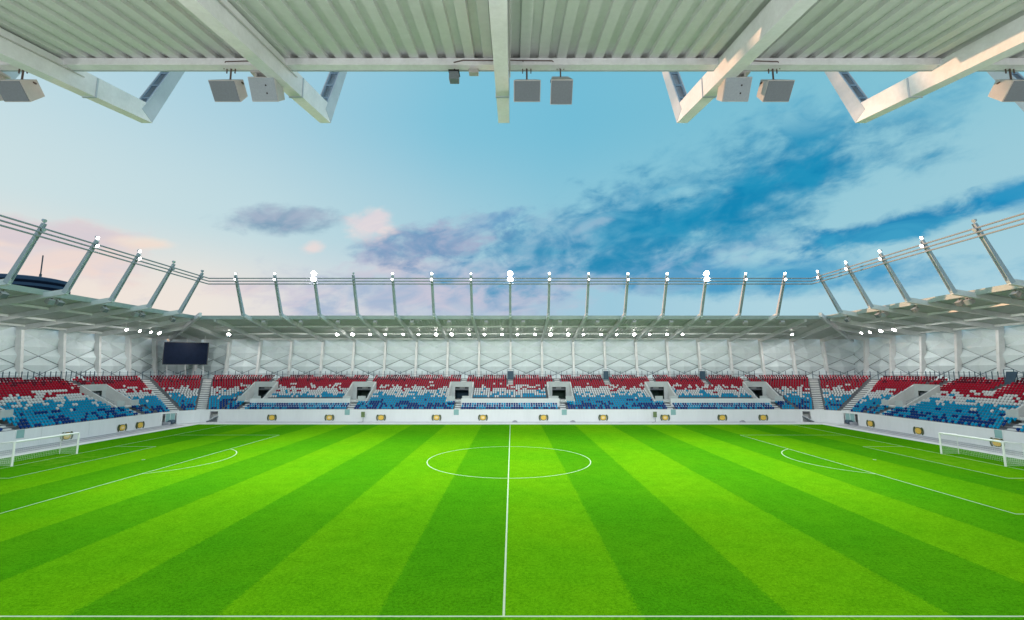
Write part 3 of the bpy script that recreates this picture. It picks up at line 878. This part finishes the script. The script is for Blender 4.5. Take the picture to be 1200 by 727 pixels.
# ------------------------------------------------------------------ round emblem boards on the front wall
def emblem(st, u, zc, label, look, sx=1.0):
    Mp = MAPS[st]
    t = empty('emblem_board', label, 'emblem', Mp(u, 0, zc), 'emblem boards on the front walls')
    n = 24; sx *= .9
    def ell(m, a, b, v0, v1, p=2.6):
        pts = []
        for k in range(n):
            c, s = math.cos(k * 2 * math.pi / n), math.sin(k * 2 * math.pi / n)
            pts.append((a * math.copysign(abs(c) ** (2 / p), c), b * math.copysign(abs(s) ** (2 / p), s)))
        A = [Mp(u + x, v0, zc + z) for x, z in pts]; B = [Mp(u + x, v1, zc + z) for x, z in pts]
        m.poly(A + B, [tuple(range(n)), tuple(range(2 * n - 1, n - 1, -1))] + [(k, (k + 1) % n, n + (k + 1) % n, n + k) for k in range(n)])
    m = MB()
    for s in (-1, 1):                                            # laurel-like side leaves
        for k in range(6):
            a = R(-62 + k * 25); cx, cz = s * (.62 * sx + .24 * math.cos(a)) , .50 * math.sin(a)
            dx, dz = s * .13 * math.cos(a + .9), .2 * math.cos(a * .5)
            m.hexa([Mp(u + cx - s * .14, -.10, zc + cz - .1), Mp(u + cx + s * .1, -.10, zc + cz - .14), Mp(u + cx + s * .1, -.07, zc + cz - .14), Mp(u + cx - s * .14, -.07, zc + cz - .1),
                    Mp(u + cx - s * .1 + dx, -.10, zc + cz + .14), Mp(u + cx + s * .16 + dx * .5, -.10, zc + cz + .12), Mp(u + cx + s * .16 + dx * .5, -.07, zc + cz + .12), Mp(u + cx - s * .1 + dx, -.07, zc + cz + .14)])
    ell(m, .70 * sx, .55, -.068, -.05)
    m.build('laurel_surround', M['olive'], t)
    m = MB(); ell(m, .60 * sx, .44, -.135, -.102); m.build('centre_disc', M['yellow'], t)
    m = MB(); ell(m, .34 * sx, .20, -.155, -.137, 2.0); m.build('centre_boss', M[look], t)
EMF = [-47.14, -35.76, -25.56, -14.59, -5.4, 6.58, 18.39, 30.63, 41.94, 50.04]
for i, u in enumerate(EMF):
    emblem('far', u, .74, 'yellow emblem in an olive surround on the far wall, %s from the left' % ORD[i], 'cream' if i in (1, 3, 4, 6, 7) else 'yellow')
for u, n in ((14.7, 'partly behind the goal, nearest the viewer'), (24.4, 'middle of the three, paler centre'), (28.15, 'farthest, next to the corner opening')):
    emblem('left', u, .62, 'yellow and olive emblem on the left wall, %s' % n, 'cream' if u < 28 else 'yellow')
for u, n in ((8.4, 'seen over the goal, nearest the viewer'), (20.4, 'between goal and corner'), (30.3, 'farthest, next to the corner opening')):
    emblem('right', u, .62, 'yellow and olive emblem on the right wall, %s' % n, 'yellow')

# ------------------------------------------------------------------ small things along the far wall and in the corners
def panel_stand(x, label):
    t = empty('panel_stand', label, 'sign', (x, FW - .9, -.06), 'olive panels on stands')
    m = MB(); m.box(x - .36, x + .36, FW - .93, FW - .87, .9, 1.95); m.build('panel', M['green'], t)
    m = MB(); m.bar((x + .05, FW - .84, -.06), (x + .05, FW - .84, .95), .06, .06); m.bar((x - .05, FW - .84, .0), (x - .75, FW - 1.5, .0), .07, .07); m.build('stand_leg', M['rod'], t)
panel_stand(-28.9, 'small olive panel on a dark stand in front of the far wall, left one')
panel_stand(28.4, 'small olive panel on a dark stand in front of the far wall, right one')
for x, lb in ((.9, 'low grey box on the paving beside the halfway line'), (12.2, 'low grey box on the paving right of centre'), (45.3, 'low grey box on the paving near the right corner')):
    m = MB(); m.hexa([(x - .55, FW - 1.6, -.06), (x + .55, FW - 1.6, -.06), (x + .55, FW - 1.0, -.06), (x - .55, FW - 1.0, -.06), (x - .4, FW - 1.5, .2), (x + .45, FW - 1.5, .2), (x + .45, FW - 1.1, .26), (x - .4, FW - 1.1, .26)])
    t = empty('equipment_box', lb, 'box', (x, FW - 1.3, -.06), 'low boxes by the far wall'); m.build('box_body', M['band'], t, bevel=.02)
    m = MB(); m.box(x - .2, x + .25, FW - 1.4, FW - 1.2, .23, .30); m.build('box_grip', M['black'], t)
for s, nm in ((-1, 'left'), (1, 'right')):
    # covered roll and glazed gate in the side opening, folded dark ramp in the far opening
    p = cpt(s, R(14), R0 - .2)
    t = empty('covered_roll', 'dark covered roll lying in the %s corner opening' % nm, 'roll', (p.x, p.y, -.06), 'dark rolls in the corner openings')
    m = MB(); m.tube([(p.x - s * .3, p.y - .2, .36), (p.x + s * .2, p.y + 1.6, .40)], .42, 12); m.build('roll_body', M['darkblue'], t)
    m = MB(); m.box(p.x - .7, p.x + .7, p.y - .9, p.y - .4, -.06, .5); m.build('end_block', M['band'], t)
    q = cpt(s, R(10), R0 + .1); d = (cpt(s, R(25), R0 + .1) - q)
    t = empty('glass_gate', 'pale teal glazed gate across the %s corner opening' % nm, 'gate', (q.x, q.y, 0), 'glazed corner gates')
    m = MB(); e = q + d; m.bar((q.x, q.y, 1.2), (e.x, e.y, 1.2), .04, 1.5); m.build('gate_leaf', M['glass'], t)
    m = MB()
    for f in (0, .5, 1): c = q + d * f; m.bar((c.x, c.y, -.06), (c.x, c.y, 2.0), .07, .07)
    m.build('gate_frame', M['wallw'], t)
    a = cpt(s, R(70), R0 - .5); b = cpt(s, R(87), R0 - .4)
    t = empty('access_ramp', 'dark sloping ramp in the far opening of the %s corner' % nm, 'ramp', (a.x, a.y, -.06), 'ramps in the corners')
    m = MB(); n = 8; w = Vector((0, .9, 0)); P = []
    for k in range(n + 1):
        f = k / n; c = a.lerp(b, f); z = -.02 + .85 * (3 * f * f - 2 * f ** 3)
        P.append((c, z))
    for (c, z), (c2, z2) in zip(P, P[1:]):
        m.hexa([(c.x, c.y, z - .04), (c2.x, c2.y, z2 - .04), (c2.x, c2.y + .9, z2 - .04), (c.x, c.y + .9, z - .04), (c.x, c.y, z + .22), (c2.x, c2.y, z2 + .22), (c2.x, c2.y + .9, z2 + .22), (c.x, c.y + .9, z + .22)])
    m.build('ramp_deck', M['boxface'], t)
    m = MB(); m.tube([(c.x, c.y - .02, z + .24) for c, z in P], .05, 6); m.build('ramp_edge', M['steel'], t)

# ------------------------------------------------------------------ building beyond the left stand
t = empty('office_tower', 'dark blue rounded building top with thin antenna beyond the left roof', 'building', (-141, 80, 0))
n = 40; m = MB()
def oval(a, b, z): return [(-141 + a * math.cos(2 * math.pi * k / n), 78 + b * math.sin(2 * math.pi * k / n), z) for k in range(n)]
prev = oval(11, 9.6, 0); pts = list(prev)
for a, b, z in ((11, 9.6, 34.6), (11.3, 9.9, 34.8), (11.3, 9.9, 35.7), (9.5, 8.2, 36.1)): pts += oval(a, b, z)
m.poly(pts, [(r * n + k, r * n + (k + 1) % n, (r + 1) * n + (k + 1) % n, (r + 1) * n + k) for r in range(4) for k in range(n)] + [tuple(4 * n + k for k in range(n))])
m.build('wall', M['farblue'], t)
m = MB()
for z in (30.8, 32.4, 34.0): 
    P_ = oval(11.06, 9.66, z); Q_ = oval(11.06, 9.66, z + .8)
    m.poly(P_ + Q_, [(k, (k + 1) % n, n + (k + 1) % n, n + k) for k in range(n)])
m.build('window_band', M['screen'], t)
m = MB(); m.tube([(-138, 80, 36.05), (-138, 80, 43.6)], .16, 8); m.tube([(-138, 80, 36.05), (-138, 80, 38)], .3, 8); m.build('antenna', M['rod'], t)

# ------------------------------------------------------------------ world: Sky Texture, graded, with clouds placed by direction
FLOOD, ROOFW = 11800, 600
SUN_AZ, SUN_EL = -57.0, 3.4        # azimuth from straight ahead (left negative), elevation
w = bpy.data.worlds.new('World'); SC.world = w; w.use_nodes = True
N = NT(w.node_tree); N.n.clear()
out = N.new('ShaderNodeOutputWorld'); bg = N.new('ShaderNodeBackground'); N.l.new(bg.outputs[0], out.inputs[0])
dirv = N.new('ShaderNodeTexCoord').outputs['Generated']
sp = N.new('ShaderNodeSeparateXYZ'); N.l.new(dirv, sp.inputs[0]); X, Y, Z = sp.outputs
az = N.math('MULTIPLY', N.math('ARCTAN2', X, Y), 180 / math.pi)
el = N.math('MULTIPLY', N.math('ARCSINE', Z), 180 / math.pi)
def azr(stops): return N.ramp(N.math('ADD', N.math('MULTIPLY', az, 1 / 140), .5), [((a + 70) / 140, lin(*c)) for a, c in stops])
low = azr([(-50, (240, 226, 218)), (-34, (240, 232, 224)), (-20, (222, 224, 228)), (-6, (186, 204, 222)), (12, (160, 205, 224)), (30, (178, 216, 228)), (50, (170, 212, 226))])
midc = azr([(-50, (206, 227, 231)), (-30, (196, 223, 230)), (-12, (176, 213, 226)), (5, (150, 204, 222)), (25, (150, 206, 222)), (50, (160, 208, 222))])
high = azr([(-50, (186, 219, 231)), (-28, (164, 208, 226)), (-8, (130, 198, 222)), (8, (118, 193, 219)), (28, (124, 194, 216)), (50, (132, 198, 216))])
sky = N.mix(N.smooth(el, 7, 16), low, midc)
sky = N.mix(N.smooth(el, 15, 30), sky, high)
sky = N.mix(N.smooth(el, 36, 70), sky, (.75, .86, .95, 1))
# noise in direction space, stretched along the horizon
cv = N.new('ShaderNodeCombineXYZ'); N.put(cv.inputs[0], N.math('MULTIPLY', az, .066)); N.put(cv.inputs[1], N.math('MULTIPLY', N.math('SUBTRACT', el, N.math('MULTIPLY', az, .10)), .125))
n1 = N.noise(cv.outputs[0], 1.6, 8, .56, .35); n2 = N.noise(cv.outputs[0], 5.2, 8, .6, .3); n3 = N.noise(cv.outputs[0], 2.6, 6, .55, .9)
tex = N.math('ADD', N.math('MULTIPLY', N.math('SUBTRACT', n1, .5), 1.5), N.math('MULTIPLY', N.math('SUBTRACT', n2, .5), .9))
def blob(base, a0, e0, a, b, rot, c1, c2, amp=1.0, k=1.0, soft=.55, fill=1.0):
    du = N.math('SUBTRACT', az, a0); dv_ = N.math('SUBTRACT', el, e0)
    cs, sn = math.cos(R(rot)), math.sin(R(rot))
    u = N.math('MULTIPLY', N.math('ADD', N.math('MULTIPLY', du, cs), N.math('MULTIPLY', dv_, sn)), 1 / a)
    v = N.math('MULTIPLY', N.math('SUBTRACT', N.math('MULTIPLY', dv_, cs), N.math('MULTIPLY', du, sn)), 1 / b)
    r = N.math('SQRT', N.math('ADD', N.math('MULTIPLY', u, u), N.math('MULTIPLY', v, v)))
    d = N.math('ADD', N.math('SUBTRACT', fill, r), N.math('MULTIPLY', tex, k))
    f = N.math('MULTIPLY', N.smooth(d, 0, soft), amp)
    c = N.mix(N.smooth(n3, .36, .66), lin(*c1), lin(*c2))
    return N.mix(f, base, c)
sky = blob(sky, -46, 10.0, 10, 3.2, 3, (244, 214, 206), (216, 206, 218), .6, 1.3)
sky = blob(sky, -47, 11.6, 7, 1.4, 4, (204, 200, 216), (226, 208, 212), .6, 1.0)
sky = blob(sky, -38.5, 12.1, 3.2, .8, 4, (248, 222, 206), (246, 230, 216), .8, .9, .8)
sky = blob(sky, -30, 8.6, 6, 1.6, 6, (232, 204, 208), (214, 206, 220), .5, 1.2, .9)
sky = blob(sky, -6, 9.6, 22, 3.8, 3, (160, 182, 212), (204, 200, 218), .85, 1.5, .9, 1.3)
sky = blob(sky, -15, 12.2, 9, 1.8, 8, (232, 216, 220), (200, 206, 222), .6, 1.4, .8)
sky = blob(sky, 26, 10.2, 19, 2.4, -3, (52, 152, 200), (110, 182, 212), .9, 1.3, .9, 1.25)
sky = blob(sky, 12, 12.0, 19, 3.0, 3, (104, 166, 206), (176, 190, 216), .85, 1.5, 1.0, 1.3)
sky = blob(sky, 8, 15.6, 16, 4.6, 10, (96, 158, 198), (164, 194, 216), .88, 1.7, 1.1, 1.3)
sky = blob(sky, 20.0, 17.4, 22, 5.6, 13, (38, 142, 186), (96, 174, 206), .95, 1.6, 1.2, 1.4)
sky = blob(sky, 27.5, 19.0, 18, 4.6, 16, (8, 134, 182), (24, 146, 190), .95, 1.2, 1.1, 1.2)
sky = blob(sky, 40, 24.8, 14, 2.4, -12, (100, 180, 210), (140, 200, 218), .6, 1.5, 1.0)
sky = blob(sky, 40.5, 13.4, 9.5, 1.7, 8, (4, 134, 186), (50, 158, 200), .95, 1.4, .7, 1.1)
sky = blob(sky, 49, 14.6, 5.5, 2.0, 8, (10, 136, 190), (40, 150, 198), .95, 1.2, .8)
sky = blob(sky, 38, 9.6, 9, 1.2, 0, (70, 160, 204), (130, 190, 214), .7, 1.2, .8)
sky = blob(sky, -9.8, 15.2, 9, 2.2, 13, (108, 150, 192), (170, 178, 206), .9, 1.7, .9, 1.3)
sky = blob(sky, -3, 17.6, 7, 1.6, 16, (104, 160, 202), (150, 190, 216), .75, 1.8, .9)
sky = blob(sky, -26.8, 16.3, 6.0, 1.7, 8, (122, 158, 186), (166, 180, 202), .92, 1.2, .8, 1.25)
sky = blob(sky, -17.6, 16.9, 3.3, 1.9, 12, (246, 230, 226), (228, 218, 224), .9, 1.7, 1.0, 1.1)
sky = blob(sky, -23.6, 13.6, 1.8, 1.1, 20, (244, 224, 220), (236, 220, 220), .75, 1.3, .8)
sky = blob(sky, 9, 17.0, 3.5, .9, 20, (176, 206, 224), (150, 198, 220), .6, 1.8, .9)
sky = blob(sky, 19.5, 20.6, 5, .8, 18, (140, 200, 220), (96, 176, 208), .6, 1.8, .9)
st_ = N.new('ShaderNodeTexSky', sky_type='NISHITA', sun_disc=False)
st_.sun_elevation = R(SUN_EL); st_.sun_rotation = R(SUN_AZ); st_.dust_density = 1.5; st_.ozone_density = 2
nis = N.mix(1.0, st_.outputs[0], (.07, .07, .07, 1), 'MULTIPLY')
tot = N.mix(.05, sky, nis)
tot = N.mix(N.smooth(el, -4, 1), lin(120, 130, 130), tot)
N.l.new(tot, bg.inputs[0]); bg.inputs[1].default_value = 1.0

# ------------------------------------------------------------------ lights: low warm sun, the lit floodlights, and added fill under the near roof
sl = bpy.data.lights.new('sun', 'SUN'); so = bpy.data.objects.new('sun', sl); COL.objects.link(so)
sl.energy = 3.8; sl.angle = R(.5); sl.color = (1, .53, .30)
sd = Vector((math.sin(R(SUN_AZ)) * math.cos(R(SUN_EL)), math.cos(R(SUN_AZ)) * math.cos(R(SUN_EL)), math.sin(R(SUN_EL))))
so.rotation_euler = sd.to_track_quat('Z', 'Y').to_euler()
fl = bpy.data.lights.new('floodlight_beam', 'SPOT'); fl.energy = FLOOD; fl.color = (1, .98, .94); fl.spot_size = R(84); fl.spot_blend = 1.0; fl.shadow_soft_size = .3
def beam(p, tgt):
    o = bpy.data.objects.new('floodlight_beam', fl); COL.objects.link(o); o.location = p
    o.rotation_euler = (Vector(p) - Vector(tgt)).to_track_quat('Z', 'Y').to_euler()
for i, u in enumerate(FARU[1:-1]):
    beam(MAPS['far'](u, TIPV - 5.6, 27.4), (u * .9, (-30, -16, -2)[i % 3], 0)); beam(MAPS['near'](u, TIPV - 5.6, 27.4), (u * .95, (2, 18, 32)[i % 3], 0))
for i, u in enumerate(SIDEU[:-1]):
    for st, sg in (('left', -1), ('right', 1)): beam(MAPS[st](u, TIPV - 5.6, 27.4), (sg * (16, 2)[i % 2] * -1, u * .9, 0))
pl = bpy.data.lights.new('lamp_and_fill_light', 'POINT'); pl.energy = ROOFW * 1.4; pl.color = (1, .96, .90); pl.shadow_soft_size = .25
dl = bpy.data.lights.new('roof_lamp_beam', 'SPOT'); dl.energy = ROOFW * 1.5; dl.color = (1, .96, .90); dl.shadow_soft_size = .25; dl.spot_size = R(158); dl.spot_blend = .35
def glow(p, down=(0, 0)):
    o = bpy.data.objects.new('lamp_and_fill_light', pl if down is None else dl); COL.objects.link(o); o.location = p
    if down is not None: o.rotation_euler = Vector((-down[0], -down[1], 1)).to_track_quat('Z', 'Y').to_euler()
for u in (-56, -48, -41, -33.5, -26, -18.5, -11, -3.5, 3.5, 11, 18.5, 26, 33.5, 41, 48, 56): glow(MAPS['far'](u, 7.5, zdeck(7.5) - 1.2), (0, .35))
for u in (-24, -16.5, -9, -1.5, 6, 13.5, 21, 28.5, 36):
    for st in ('left', 'right'): glow(MAPS[st](u, 7.5, zdeck(7.5) - 1.2), (-.35 if st == 'left' else .35, 0))
for u in (-34, -26, -18.5, -11, -3.5, 3.5, 11, 18.5, 26, 34): glow(MAPS['near'](u, 10.5, 13.0), None)  # unseen fill added well below the near roof to brighten its ceiling
for sg in (-1, 1):
    for p in ((71, 46), (75, 38), (63, 51)): glow((sg * p[0], p[1], 16.4), (sg * .3, .3))

SC.render.engine = 'CYCLES'
SC.cycles.use_denoising = True
SC.cycles.max_bounces = 6; SC.cycles.diffuse_bounces = 4
SC.cycles.sample_clamp_indirect = 6
SC.view_settings.view_transform = 'Standard'; SC.view_settings.look = 'None'; SC.view_settings.gamma = 1; SC.view_settings.exposure = 0
